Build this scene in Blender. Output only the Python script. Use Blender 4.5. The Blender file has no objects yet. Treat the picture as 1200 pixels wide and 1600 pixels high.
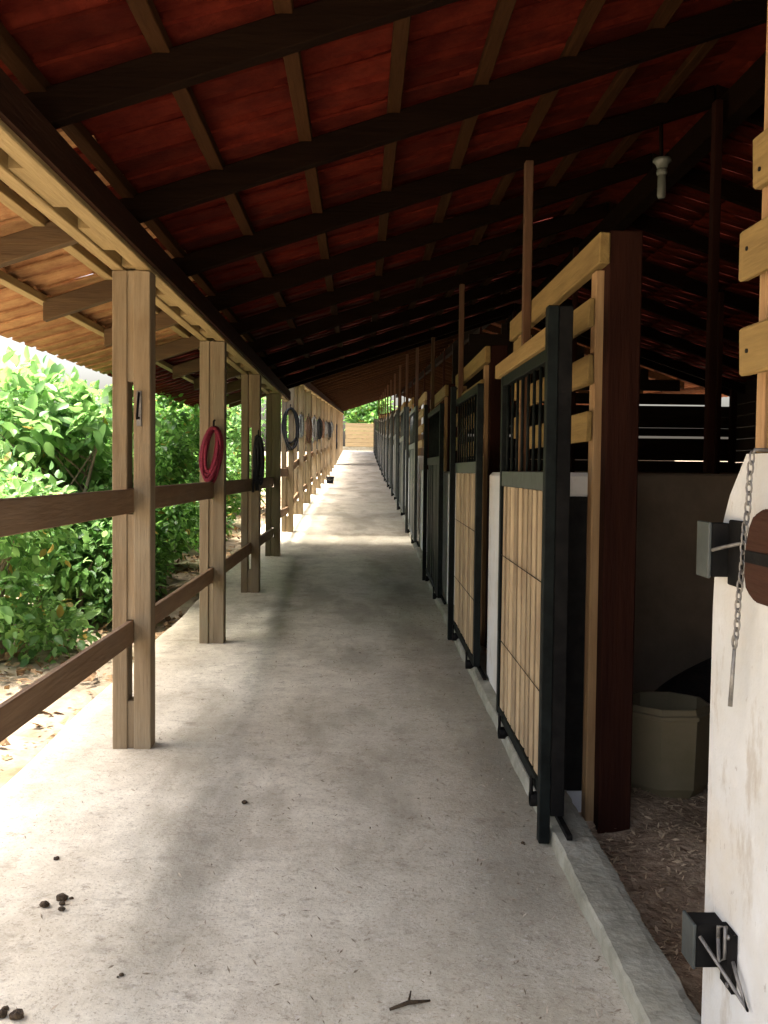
import bpy, bmesh, math, random
import numpy as np
from mathutils import Vector, Matrix
rnd = random.Random(7)
nr = np.random.default_rng(11)
R = math.radians
SC = bpy.context.scene
COL = SC.collection

# ------------------------------------------------------------------ camera
EYE = Vector((0, 0, 1.5))
cam_d = bpy.data.cameras.new('camera'); cam = bpy.data.objects.new('camera', cam_d); COL.objects.link(cam)
cam_d.sensor_fit = 'HORIZONTAL'; cam_d.sensor_width = 36; cam_d.lens = 45
cam_d.clip_start = 0.05; cam_d.clip_end = 2000
cam.rotation_mode = 'QUATERNION'
_yaw, _pitch, _roll = R(-1.41), R(-2.48), R(0.6)
_m = Matrix.Rotation(_yaw, 3, 'Z') @ Matrix.Rotation(R(90) + _pitch, 3, 'X') @ Matrix.Rotation(_roll, 3, 'Z')
cam.location = EYE; cam.rotation_quaternion = _m.to_quaternion()
SC.camera = cam
# ------------------------------------------------------------------ sky, sun, exposure
SUN_EL, SUN_AZ = 75, 274            # azimuth clockwise from +Y (262 = from the garden side)
w = bpy.data.worlds.new('World'); SC.world = w; w.use_nodes = True
nt = w.node_tree; bg = nt.nodes['Background']
sky = nt.nodes.new('ShaderNodeTexSky'); sky.sky_type = 'NISHITA'; sky.sun_disc = False
sky.sun_elevation = R(SUN_EL); sky.sun_rotation = R(SUN_AZ)
sky.dust_density = 10.0; sky.air_density = 1.0; sky.ozone_density = 0.6
nt.links.new(sky.outputs[0], bg.inputs[0]); bg.inputs[1].default_value = 0.15
sd = bpy.data.lights.new('sun', 'SUN'); sd.energy = 2.6; sd.angle = R(20); sd.color = (1, 0.97, 0.92)
sun = bpy.data.objects.new('sun', sd); COL.objects.link(sun)
_d = Vector((math.sin(R(SUN_AZ)) * math.cos(R(SUN_EL)), math.cos(R(SUN_AZ)) * math.cos(R(SUN_EL)), math.sin(R(SUN_EL))))
sun.rotation_euler = _d.to_track_quat('Z', 'Y').to_euler(); sun.location = (-20, 0, 30)
vs = SC.view_settings
vs.view_transform = 'Standard'; vs.look = 'None'; vs.gamma = 1; vs.exposure = 2.65; vs.use_curve_mapping = False
SC.cycles.max_bounces = 8; SC.cycles.diffuse_bounces = 5; SC.cycles.use_denoising = True

# ------------------------------------------------------------------ materials
def mat(name, c1, c2=None, scale=6.0, stretch=(1, 1, 1), rough=0.8, bump=0.15, bscale=None, detail=6, lo=0.35, hi=0.65,
        c3=None, s3=1.2, f3=0.5, metal=0.0, vary=0.25, spec=0.3, world=False):
    m = bpy.data.materials.new(name); m.use_nodes = True
    n, l = m.node_tree.nodes, m.node_tree.links
    p = n['Principled BSDF']; p.inputs['Roughness'].default_value = rough; p.inputs['Metallic'].default_value = metal
    p.inputs['Specular IOR Level'].default_value = spec
    c2 = c2 or c1
    tc = n.new('ShaderNodeTexCoord'); mp = n.new('ShaderNodeMapping'); mp.inputs['Scale'].default_value = stretch
    oi = n.new('ShaderNodeObjectInfo')
    off = n.new('ShaderNodeVectorMath'); off.operation = 'ADD'
    sc_ = n.new('ShaderNodeVectorMath'); sc_.operation = 'SCALE'; sc_.inputs['Scale'].default_value = 37.0
    cmb = n.new('ShaderNodeCombineXYZ')
    for i in range(3): l.new(oi.outputs['Random'], cmb.inputs[i])
    l.new(cmb.outputs[0], sc_.inputs[0])
    if world:
        g = n.new('ShaderNodeNewGeometry'); l.new(g.outputs['Position'], mp.inputs[0]); src = mp.outputs[0]
    else:
        l.new(tc.outputs['Object'], off.inputs[0]); l.new(sc_.outputs[0], off.inputs[1]); l.new(off.outputs[0], mp.inputs[0]); src = mp.outputs[0]
    a = n.new('ShaderNodeTexNoise'); a.inputs['Scale'].default_value = scale; a.inputs['Detail'].default_value = detail; a.inputs['Roughness'].default_value = 0.65
    l.new(src, a.inputs['Vector'])
    r = n.new('ShaderNodeValToRGB'); r.color_ramp.elements[0].position = lo; r.color_ramp.elements[1].position = hi
    r.color_ramp.elements[0].color = (*c1, 1); r.color_ramp.elements[1].color = (*c2, 1)
    l.new(a.outputs['Fac'], r.inputs[0]); col = r.outputs[0]
    if c3:
        b = n.new('ShaderNodeTexNoise'); b.inputs['Scale'].default_value = s3; b.inputs['Detail'].default_value = 7; b.inputs['Roughness'].default_value = 0.6
        l.new(src if world else off.outputs[0], b.inputs['Vector'])
        rb = n.new('ShaderNodeValToRGB'); rb.color_ramp.elements[0].position = 0.45; rb.color_ramp.elements[1].position = 0.72
        rb.color_ramp.elements[0].color = (0, 0, 0, 1); rb.color_ramp.elements[1].color = (f3, f3, f3, 1)
        l.new(b.outputs['Fac'], rb.inputs[0])
        mx = n.new('ShaderNodeMix'); mx.data_type = 'RGBA'; mx.inputs['B'].default_value = (*c3, 1)
        l.new(rb.outputs[0], mx.inputs['Factor']); l.new(col, mx.inputs['A']); col = mx.outputs['Result']
    if vary:
        mr = n.new('ShaderNodeMapRange'); mr.inputs['To Min'].default_value = 1 - vary; mr.inputs['To Max'].default_value = 1 + vary
        l.new(oi.outputs['Random'], mr.inputs[0])
        hv = n.new('ShaderNodeHueSaturation'); l.new(mr.outputs[0], hv.inputs['Value']); l.new(col, hv.inputs['Color']); col = hv.outputs[0]
    l.new(col, p.inputs['Base Color'])
    if bump:
        bt = n.new('ShaderNodeTexNoise'); bt.inputs['Scale'].default_value = bscale or scale * 2; bt.inputs['Detail'].default_value = 5
        l.new(src, bt.inputs['Vector'])
        bp = n.new('ShaderNodeBump'); bp.inputs['Strength'].default_value = bump; bp.inputs['Distance'].default_value = 0.02
        l.new(bt.outputs['Fac'], bp.inputs['Height']); l.new(bp.outputs[0], p.inputs['Normal'])
    return m
def scuff(m, col, scale, stretch, lo, hi, fac):
    n, l = m.node_tree.nodes, m.node_tree.links; p = n['Principled BSDF']
    src = p.inputs['Base Color'].links[0].from_socket
    g = n.new('ShaderNodeNewGeometry'); mp = n.new('ShaderNodeMapping'); mp.inputs['Scale'].default_value = stretch; l.new(g.outputs['Position'], mp.inputs[0])
    t = n.new('ShaderNodeTexNoise'); t.inputs['Scale'].default_value = scale; t.inputs['Detail'].default_value = 9; t.inputs['Roughness'].default_value = 0.72; l.new(mp.outputs[0], t.inputs[0])
    r = n.new('ShaderNodeValToRGB'); r.color_ramp.elements[0].position = lo; r.color_ramp.elements[1].position = hi
    r.color_ramp.elements[0].color = (0, 0, 0, 1); r.color_ramp.elements[1].color = (fac, fac, fac, 1); l.new(t.outputs['Fac'], r.inputs[0])
    x = n.new('ShaderNodeMix'); x.data_type = 'RGBA'; x.inputs['B'].default_value = (*col, 1); l.new(r.outputs[0], x.inputs['Factor']); l.new(src, x.inputs['A'])
    l.new(x.outputs['Result'], p.inputs['Base Color'])
def wood(name, c1, c2, axis, **k):
    s = [8, 8, 8]; s['xyz'.index(axis)] = 0.7
    k = dict(dict(scale=3.0, stretch=tuple(s), bump=0.25, rough=0.8, detail=10, lo=0.22, hi=0.78, vary=0.18, bscale=9), **k)
    return mat(name, c1, c2, **k)
M = {}
M['post'] = wood('weathered_post_wood', (0.15, 0.103, 0.055), (0.31, 0.23, 0.135), 'z', c3=(0.27, 0.225, 0.15), f3=0.6, s3=3)
M['post_green'] = wood('greenish_post_wood', (0.15, 0.11, 0.06), (0.30, 0.235, 0.145), 'z', c3=(0.20, 0.18, 0.11), f3=0.7, s3=3)
M['rail'] = wood('red_brown_rail_wood', (0.17, 0.095, 0.045), (0.30, 0.185, 0.095), 'y', c3=(0.29, 0.215, 0.14), f3=0.35, s3=4)
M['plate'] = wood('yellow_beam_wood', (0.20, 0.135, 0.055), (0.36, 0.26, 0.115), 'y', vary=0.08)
M['rafter'] = wood('shaded_rafter_wood', (0.005, 0.0024, 0.0014), (0.012, 0.006, 0.0034), 'x', spec=0.02, rough=0.95)  # near-black tone puts the shade under the roof into the colour
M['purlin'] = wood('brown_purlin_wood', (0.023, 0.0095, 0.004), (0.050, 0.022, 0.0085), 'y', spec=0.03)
M['tail'] = wood('lit_rafter_tail', (0.05, 0.028, 0.012), (0.11, 0.066, 0.028), 'x')  # lighter copy of the rafter wood, outside daylight painted in
M['beam_shade'] = wood('beam_shade_brown', (0.016, 0.0065, 0.0035), (0.04, 0.017, 0.009), 'y', spec=0.05)  # dark tone stands for shade on the beam's inner side
M['slim'] = wood('slim_post_wood', (0.05, 0.022, 0.01), (0.11, 0.055, 0.026), 'z')
M['tile_eave_lit'] = mat('daylit_eave_tile', (0.26, 0.13, 0.06), (0.42, 0.24, 0.11), scale=9, rough=0.9, bump=0.2, bscale=60, c3=(0.22, 0.08, 0.04), f3=0.6, s3=3, vary=0.2, spec=0.1)  # eave rows paler: light on the overhang put into the colour
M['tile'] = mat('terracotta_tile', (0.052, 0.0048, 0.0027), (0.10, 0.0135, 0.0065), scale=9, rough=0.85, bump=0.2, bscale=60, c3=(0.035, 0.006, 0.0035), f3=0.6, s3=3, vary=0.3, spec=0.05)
M['tile_far_lit'] = mat('lit_far_tile', (0.24, 0.075, 0.03), (0.38, 0.14, 0.06), scale=9, rough=0.9, bump=0.2, bscale=60, c3=(0.14, 0.045, 0.02), f3=0.5, s3=3, spec=0.1)  # lighter copy, brighter light under the far roof put into the colour
M['stallwood'] = wood('yellow_stall_plank', (0.155, 0.095, 0.03), (0.29, 0.195, 0.066), 'y', vary=0.12)
M['stallpost'] = wood('shaded_stall_post', (0.014, 0.004, 0.0025), (0.034, 0.011, 0.006), 'z', spec=0.08)  # unlit side of the post put into a near-black colour
M['jamb'] = wood('lit_stall_post', (0.24, 0.13, 0.055), (0.42, 0.27, 0.13), 'z')
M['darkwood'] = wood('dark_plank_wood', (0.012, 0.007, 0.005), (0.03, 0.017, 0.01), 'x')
M['plaster'] = mat('white_plaster', (0.52, 0.525, 0.50), (0.61, 0.615, 0.60), scale=2.5, rough=0.9, bump=0.25, bscale=18, c3=(0.52, 0.47, 0.38), s3=2.6, f3=0.75, vary=0.03, world=True)
scuff(M['plaster'], (0.34, 0.28, 0.20), 9, (1, 1, 0.35), 0.56, 0.66, 0.5)
scuff(M['plaster'], (0.22, 0.17, 0.12), 26, (1, 1.6, 0.8), 0.63, 0.70, 0.6)
M['plaster_in'] = mat('shaded_plaster', (0.20, 0.15, 0.10), (0.29, 0.225, 0.155), scale=2.5, rough=0.9, bump=0.25, bscale=14, c3=(0.16, 0.115, 0.075), s3=1.4, f3=0.6, vary=0.03, world=True)  # white plaster with the stall's shade put into its colour
M['steel'] = mat('black_green_gate_paint', (0.003, 0.004, 0.0035), (0.009, 0.012, 0.011), scale=14, rough=0.6, bump=0.08, spec=0.1, vary=0.1)
M['litsteel'] = mat('lit_gate_paint', (0.022, 0.027, 0.025), (0.045, 0.053, 0.05), scale=14, rough=0.5, bump=0.08, spec=0.5, vary=0.1)  # lighter copy of the gate paint, for faces that catch light
M['blacksteel'] = mat('black_steel', (0.004, 0.004, 0.004), (0.012, 0.011, 0.01), scale=14, rough=0.7, bump=0.1, vary=0, spec=0.08)
M['iron'] = mat('galvanised_iron', (0.14, 0.13, 0.12), (0.26, 0.25, 0.23), scale=30, rough=0.5, metal=0.6, bump=0.1, vary=0.1)
M['slat'] = wood('tan_gate_slat', (0.27, 0.195, 0.11), (0.48, 0.37, 0.225), 'z', vary=0.26, c3=(0.16, 0.10, 0.06), f3=0.5, s3=5)
M['kerb'] = mat('kerb_concrete', (0.20, 0.19, 0.14), (0.33, 0.315, 0.245), scale=7, rough=0.9, bump=0.3, bscale=40, c3=(0.44, 0.43, 0.36), s3=3, f3=0.7, vary=0, world=True)
M['soil'] = mat('dry_soil', (0.16, 0.12, 0.08), (0.36, 0.29, 0.21), scale=3.5, rough=0.95, bump=0.8, bscale=14, c3=(0.10, 0.13, 0.04), s3=0.8, f3=0.5, vary=0, world=True)
M['bed'] = mat('stall_bedding', (0.27, 0.19, 0.12), (0.56, 0.43, 0.29), scale=16, rough=0.95, bump=0.9, bscale=30, c3=(0.10, 0.065, 0.04), s3=2.2, f3=0.7, vary=0, world=True)
M['tub'] = mat('cream_plastic', (0.20, 0.165, 0.09), (0.27, 0.225, 0.135), scale=4, rough=0.5, bump=0.05, c3=(0.2, 0.14, 0.08), s3=4, f3=0.5, vary=0)
M['heap'] = mat('dark_heap', (0.006, 0.005, 0.004), (0.022, 0.016, 0.012), scale=12, rough=0.95, bump=0.8, bscale=24, vary=0)
M['porcelain'] = mat('white_lamp_glass', (0.15, 0.16, 0.135), (0.2, 0.21, 0.18), rough=0.25, bump=0, vary=0)
M['redrope'] = mat('pink_red_rope', (0.12, 0.008, 0.02), (0.22, 0.022, 0.045), scale=60, rough=0.8, bump=0.5, bscale=120, vary=0.1)
M['blackrope'] = mat('black_strap', (0.006, 0.006, 0.007), (0.02, 0.02, 0.022), scale=40, rough=0.7, bump=0.4, bscale=90, vary=0.1)
M['greyrope'] = mat('grey_rope', (0.10, 0.10, 0.10), (0.24, 0.235, 0.22), scale=40, rough=0.8, bump=0.4, bscale=90, vary=0.3)
M['brownrope'] = mat('brown_leather', (0.07, 0.035, 0.02), (0.16, 0.085, 0.05), scale=30, rough=0.6, bump=0.3, bscale=90, vary=0.3)
M['bluecloth'] = mat('blue_grey_cloth', (0.05, 0.055, 0.085), (0.12, 0.125, 0.16), scale=20, rough=0.9, bump=0.4, bscale=90, vary=0.1)
M['dung'] = mat('dung', (0.03, 0.02, 0.012), (0.08, 0.055, 0.03), scale=40, rough=0.95, bump=0.7, bscale=80, vary=0.1)
M['chip'] = mat('wood_chip', (0.30, 0.21, 0.12), (0.62, 0.49, 0.32), scale=30, rough=0.9, bump=0, vary=0, world=True)
M['straw'] = mat('straw_scrap', (0.12, 0.09, 0.06), (0.50, 0.43, 0.33), scale=25, rough=0.9, bump=0, vary=0, world=True)
M['litter'] = mat('dead_leaf', (0.09, 0.05, 0.025), (0.38, 0.25, 0.13), scale=22, rough=0.85, bump=0, vary=0, world=True)
M['bark'] = mat('shrub_bark', (0.12, 0.09, 0.06), (0.28, 0.22, 0.16), scale=8, stretch=(4, 4, 1), rough=0.9, bump=0.5, vary=0.1)
M['endwood'] = wood('pale_end_wood', (0.22, 0.165, 0.085), (0.34, 0.265, 0.15), 'x', vary=0.1)
M['redwood'] = wood('red_latch_wood', (0.022, 0.007, 0.003), (0.05, 0.016, 0.007), 'y', vary=0, rough=0.6, spec=0.15)

def concrete():
    m = bpy.data.materials.new('walkway_concrete'); m.use_nodes = True
    n, l = m.node_tree.nodes, m.node_tree.links; p = n['Principled BSDF']
    p.inputs['Specular IOR Level'].default_value = 0.25
    g = n.new('ShaderNodeNewGeometry')
    def noise(s, d=6, ro=0.6, stretch=None):
        t = n.new('ShaderNodeTexNoise'); t.inputs['Scale'].default_value = s; t.inputs['Detail'].default_value = d; t.inputs['Roughness'].default_value = ro
        if stretch:
            q = n.new('ShaderNodeMapping'); q.inputs['Scale'].default_value = stretch; l.new(g.outputs['Position'], q.inputs[0]); l.new(q.outputs[0], t.inputs[0])
        else: l.new(g.outputs['Position'], t.inputs[0])
        return t.outputs['Fac']
    def ramp(f, a, b, ca, cb):
        r = n.new('ShaderNodeValToRGB'); r.color_ramp.elements[0].position = a; r.color_ramp.elements[1].position = b
        r.color_ramp.elements[0].color = (*ca, 1); r.color_ramp.elements[1].color = (*cb, 1); l.new(f, r.inputs[0]); return r.outputs[0]
    def mix(f, a, b, mode='MIX'):
        x = n.new('ShaderNodeMix'); x.data_type = 'RGBA'; x.blend_type = mode
        if isinstance(f, float): x.inputs['Factor'].default_value = f
        else: l.new(f, x.inputs['Factor'])
        l.new(a, x.inputs['A'])
        if isinstance(b, tuple): x.inputs['B'].default_value = (*b, 1)
        else: l.new(b, x.inputs['B'])
        return x.outputs['Result']
    base = ramp(noise(1.6, 9, 0.78), 0.32, 0.68, (0.45, 0.40, 0.30), (0.76, 0.71, 0.58))
    # trodden dirt in long streaks down the middle, towards the stalls
    sx = n.new('ShaderNodeSeparateXYZ'); l.new(g.outputs['Position'], sx.inputs[0])
    mr = n.new('ShaderNodeMapRange'); mr.inputs['From Min'].default_value = -0.9; mr.inputs['From Max'].default_value = 0.5; l.new(sx.outputs[0], mr.inputs[0])
    st = noise(1.1, 6, 0.65, (1.6, 0.55, 1))
    mu = n.new('ShaderNodeMath'); mu.operation = 'MULTIPLY'; l.new(st, mu.inputs[0]); l.new(mr.outputs[0], mu.inputs[1])
    c = mix(ramp(mu.outputs[0], 0.18, 0.55, (0, 0, 0), (0.65,) * 3), base, (0.26, 0.235, 0.175))
    c = mix(ramp(noise(2.7, 7, 0.7), 0.55, 0.75, (0, 0, 0), (0.5,) * 3), c, (0.24, 0.195, 0.15))
    c = mix(ramp(noise(20, 6, 0.8), 0.56, 0.68, (0, 0, 0), (0.65,) * 3), c, (0.19, 0.15, 0.11))
    c = mix(ramp(noise(38, 5, 0.8), 0.57, 0.68, (0, 0, 0), (0.6,) * 3), c, (0.64, 0.60, 0.53))
    c = mix(ramp(noise(0.9, 5, 0.55, (2.2, 0.8, 1)), 0.50, 0.62, (0, 0, 0), (0.6,) * 3), c, (0.26, 0.235, 0.175))
    c = mix(ramp(noise(6, 9, 0.8, (0.8, 1.2, 1)), 0.54, 0.70, (0, 0, 0), (0.65,) * 3), c, (0.20, 0.165, 0.125))
    c = mix(ramp(noise(85, 3, 0.8), 0.56, 0.66, (0, 0, 0), (0.55,) * 3), c, (0.17, 0.14, 0.10))
    c = mix(ramp(noise(14, 9, 0.85), 0.55, 0.66, (0, 0, 0), (0.5,) * 3), c, (0.20, 0.165, 0.12))
    l.new(c, p.inputs['Base Color'])
    l.new(ramp(noise(3, 5), 0.3, 0.7, (0.6,) * 3, (0.92,) * 3), p.inputs['Roughness'])
    ad = n.new('ShaderNodeMath'); ad.operation = 'ADD'; l.new(noise(60, 5, 0.7), ad.inputs[0]); l.new(noise(9, 5, 0.6), ad.inputs[1])
    b = n.new('ShaderNodeBump'); b.inputs['Strength'].default_value = 0.4; b.inputs['Distance'].default_value = 0.010
    l.new(ad.outputs[0], b.inputs['Height']); l.new(b.outputs[0], p.inputs['Normal'])
    return m
M['concrete'] = concrete()

def leafmat(name, dark, light, trans=0.5):
    m = bpy.data.materials.new(name); m.use_nodes = True
    n, l = m.node_tree.nodes, m.node_tree.links; p = n['Principled BSDF']; out = n['Material Output']
    at = n.new('ShaderNodeAttribute'); at.attribute_name = 'leafrnd'
    r = n.new('ShaderNodeValToRGB'); r.color_ramp.elements[0].color = (*dark, 1); r.color_ramp.elements[1].color = (*light, 1)
    e = r.color_ramp.elements.new(0.985); e.color = (*light, 1); r.color_ramp.elements[-1].color = (0.34, 0.27, 0.06, 1)
    l.new(at.outputs['Fac'], r.inputs[0]); l.new(r.outputs[0], p.inputs['Base Color'])
    p.inputs['Roughness'].default_value = 0.42; p.inputs['Specular IOR Level'].default_value = 0.5
    t = n.new('ShaderNodeBsdfTranslucent'); hs = n.new('ShaderNodeHueSaturation'); hs.inputs['Value'].default_value = 1.5; hs.inputs['Hue'].default_value = 0.485
    l.new(r.outputs[0], hs.inputs['Color']); l.new(hs.outputs[0], t.inputs['Color'])
    mx = n.new('ShaderNodeMixShader'); mx.inputs[0].default_value = trans
    l.new(p.outputs[0], mx.inputs[1]); l.new(t.outputs[0], mx.inputs[2]); l.new(mx.outputs[0], out.inputs['Surface'])
    return m
M['leaf'] = leafmat('shrub_leaf', (0.04, 0.125, 0.022), (0.18, 0.38, 0.085))
M['leaf2'] = leafmat('broad_leaf', (0.055, 0.15, 0.035), (0.25, 0.45, 0.14))

# ------------------------------------------------------------------ helpers
def hexa(bm, p, bev=0.0, jit=0.0):
    """p: 8 corners, bottom ring 0-3 then top ring 4-7"""
    v = [bm.verts.new(Vector(q) + Vector((rnd.uniform(-jit, jit), rnd.uniform(-jit, jit), rnd.uniform(-jit, jit)))) for q in p]
    for f in ((3, 2, 1, 0), (4, 5, 6, 7), (0, 1, 5, 4), (1, 2, 6, 5), (2, 3, 7, 6), (3, 0, 4, 7)):
        bm.faces.new([v[i] for i in f])
    if bev:
        es = list({e for x in v for e in x.link_edges})
        bmesh.ops.bevel(bm, geom=es, offset=bev, segments=1, affect='EDGES', profile=0.5)
def box(bm, x0, x1, y0, y1, z0, z1, bev=0.0, jit=0.0, zy=0.0):
    """zy: the far (y1) end is raised by this"""
    hexa(bm, [(x0, y0, z0), (x1, y0, z0), (x1, y1, z0 + zy), (x0, y1, z0 + zy), (x0, y0, z1), (x1, y0, z1), (x1, y1, z1 + zy), (x0, y1, z1 + zy)], bev, jit)
def tube(bm, pts, rads, seg=8, cap=True):
    pts = [Vector(p) for p in pts]
    if not isinstance(rads, (list, tuple)): rads = [rads] * len(pts)
    rings = []; up = None
    for i, p in enumerate(pts):
        d = (pts[min(i + 1, len(pts) - 1)] - pts[max(i - 1, 0)]).normalized()
        if up is None: up = Vector((0, 0, 1)) if abs(d.z) < 0.9 else Vector((1, 0, 0))
        a = d.cross(up).normalized(); b = a.cross(d).normalized(); up = b
        rings.append([bm.verts.new(p + (a * math.cos(t) + b * math.sin(t)) * rads[i]) for t in (2 * math.pi * k / seg for k in range(seg))])
    for i in range(len(rings) - 1):
        for k in range(seg):
            f = bm.faces.new([rings[i][k], rings[i][(k + 1) % seg], rings[i + 1][(k + 1) % seg], rings[i + 1][k]]); f.smooth = True
    if cap:
        bm.faces.new(rings[0][::-1]); bm.faces.new(rings[-1])
def lathe(bm, prof, cx, cy, seg=16, smooth=True):
    rings = [[bm.verts.new((cx + r * math.cos(2 * math.pi * (k + .5) / seg), cy + r * math.sin(2 * math.pi * (k + .5) / seg), z)) for k in range(seg)] for r, z in prof]
    for i in range(len(rings) - 1):
        for k in range(seg):
            f = bm.faces.new([rings[i][k], rings[i][(k + 1) % seg], rings[i + 1][(k + 1) % seg], rings[i + 1][k]]); f.smooth = smooth
    return rings
def root_loc(o):
    while o.parent: o = o.parent
    return o.location
def obj(name, bm, m, parent=None, base=None):
    me = bpy.data.meshes.new(name)
    bmesh.ops.recalc_face_normals(bm, faces=bm.faces[:])
    org = Vector(root_loc(parent)) if parent else Vector(base or (0, 0, 0))
    for v in bm.verts: v.co -= org
    bm.to_mesh(me); bm.free()
    me.materials.append(M[m] if isinstance(m, str) else m)
    o = bpy.data.objects.new(name, me); COL.objects.link(o)
    if parent: o.parent = parent
    else: o.location = org
    return o
def B(): return bmesh.new()
def part(name, m, parent, *a, **k):
    bm = B(); box(bm, *a, **k); return obj(name, bm, m, parent)
def tag(o, label=None, cat=None, group=None, kind=None):
    if label: o['label'] = label
    if cat: o['category'] = cat
    if group: o['group'] = group
    if kind: o['kind'] = kind
    return o
def thing(name, loc, label, cat, group=None):
    o = bpy.data.objects.new(name, None); COL.objects.link(o); o.location = loc; o.empty_display_size = 0.1
    return tag(o, label, cat, group)
def copy_tree(o, parent=None):
    c = o.copy(); COL.objects.link(c); c.parent = parent
    for ch in list(o.children): copy_tree(ch, c)
    return c
def np_mesh(name, V, F, m, parent=None, attr=None, smooth=False):
    """V (n,3) float, F (k,4 or 3) int"""
    me = bpy.data.meshes.new(name); V = np.asarray(V, np.float32); F = np.asarray(F, np.int32)
    if parent is not None: V = V - np.array(root_loc(parent), np.float32)
    k = F.shape[1]
    me.vertices.add(len(V)); me.vertices.foreach_set('co', V.ravel())
    me.loops.add(F.size); me.loops.foreach_set('vertex_index', F.ravel())
    me.polygons.add(len(F)); me.polygons.foreach_set('loop_start', np.arange(0, F.size, k, dtype=np.int32))
    me.update(calc_edges=True); me.validate()
    if smooth: me.polygons.foreach_set('use_smooth', np.ones(len(F), bool))
    if attr is not None:
        a = me.attributes.new('leafrnd', 'FLOAT', 'FACE'); a.data.foreach_set('value', np.asarray(attr, np.float32))
    me.materials.append(M[m] if isinstance(m, str) else m)
    o = bpy.data.objects.new(name, me); COL.objects.link(o)
    if parent is not None: o.parent = parent
    return o
ORD = ['first', 'second', 'third', 'fourth', 'fifth', 'sixth', 'seventh', 'eighth', 'ninth', 'tenth', 'eleventh', 'twelfth', 'thirteenth',
       'fourteenth', 'fifteenth', 'sixteenth', 'seventeenth', 'eighteenth', 'nineteenth', 'twentieth', 'twenty-first', 'twenty-second', 'twenty-third', 'twenty-fourth']

# ------------------------------------------------------------------ levels
PY = [-40, -6, 0, 4.73, 9.74, 12.2, 14.6, 17, 23, 30, 43, 56, 62, 900]
PZ = [-0.3, -0.1, 0, 0.125, 0.25, 0.40, 0.55, 0.70, 0.98, 1.22, 1.87, 2.62, 2.75, 2.9]
def floor_z(y): return float(np.interp(y, PY, PZ))
A_END, B_START, B_END = 13.55, 14.15, 56.0
SL = 0.335; XP = -1.11; RIDGE = 2.05; BACK = 5.9
def dzB(y): return 0.41 + 0.045 * (y - 14.6)
PLATE_Z = 2.446

# ------------------------------------------------------------------ ground, walkway, kerb
def sheet(name, xs, ys, zf, m, kind='structure', skirt=0.0, jit=0.0, smooth=True):
    V = [(x, y, zf(x, y) + (nr.normal() * jit)) for y in ys for x in xs]; n = len(xs)
    F = [(j * n + i, j * n + i + 1, (j + 1) * n + i + 1, (j + 1) * n + i) for j in range(len(ys) - 1) for i in range(n - 1)]
    o = np_mesh(name, V, F, m, smooth=smooth); o['kind'] = kind
    return o
ys_ground = sorted(set([-300, -120, -60] + list(np.arange(-40, 64, 1.0)) + [80, 120, 200, 400, 900]))
xs_ground = [-700, -300, -120, -60, -30, -20, -14, -10, -8, -6, -5, -4, -3.4, -2.8, -2.4, -2.0, -1.75, -1.5, 0, 3, 6, 9, 14, 30, 80, 300, 700]
def gz(x, y):
    b = floor_z(y) - 0.13
    if x < -1.6: b += 0.05 * math.sin(y * 1.7 + x * 2.1) * 0.6 + 0.03 * math.sin(y * 4.1 - x * 3)
    return b
sheet('ground', xs_ground, ys_ground, gz, 'soil')
wy = [-14] + sorted(set(list(np.arange(-13, 14, 0.5)) + list(np.arange(14, 57, 1.0)))) + [57.5]
def walkway():
    bm = B(); rows = []
    for y in wy:
        z = floor_z(y); e = -1.56 + 0.012 * math.sin(y * 3.3) + 0.008 * math.sin(y * 9.1)
        rows.append([bm.verts.new(c) for c in ((e, y, z - 0.3), (e, y, z - 0.015), (e + 0.02, y, z), (-0.8, y, z), (0, y, z), (0.5, y, z), (0.76, y, z))])
    for a, b in zip(rows, rows[1:]):
        for i in range(6): bm.faces.new([a[i], a[i + 1], b[i + 1], b[i]])
    tag(obj('walkway', bm, 'concrete'), kind='structure')
walkway()
def kerb():
    bm = B(); rows = []
    for y in [-14] + list(np.arange(-13.5, 1.5, 0.5)) + list(np.arange(1.5, 9, 0.04)) + list(np.arange(9, 57, 0.5)):
        z = floor_z(y); s = 0.002 * math.sin(y * 5.3) + 0.0015 * math.sin(y * 13.7); q = lambda k: rnd.gauss(0, k)
        chip = max(0, math.sin(y * 7.3) + math.sin(y * 3.1 + 1) - 1.25) * 0.014
        rows.append([bm.verts.new(c) for c in ((0.728 + s, y, z - 0.2), (0.731 + s + q(.0012), y, z + 0.050 - chip), (0.740 + s + chip + q(.0015), y, z + 0.060 + q(.001)), (0.79, y, z + 0.063 + q(.0008)), (0.85, y, z + 0.063 + q(.0008)), (0.878 - s + q(.002), y, z + 0.058 + q(.001)), (0.888 - s, y, z - 0.2))])
    for a, b in zip(rows, rows[1:]):
        for i in range(6):
            f = bm.faces.new([a[i], a[i + 1], b[i + 1], b[i]])
    tag(obj('kerb', bm, 'kerb'), kind='structure')
kerb()
def bed_z(x, y):
    return floor_z(y) - 0.045 + 0.018 * math.sin(x * 7 + y * 3) + 0.014 * math.sin(y * 9 - x * 4) + 0.05 * max(0, x - 1.6) * 0.4
sheet('stall_floor', list(np.arange(0.88, 2.4, 0.08)) + [2.8, 3.4, 4.2, 5.3], list(np.arange(-6, 1.5, 0.5)) + list(np.arange(1.5, 5, 0.08)) + list(np.arange(5, 56, 0.6)), bed_z, 'bed', jit=0.004)

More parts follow.
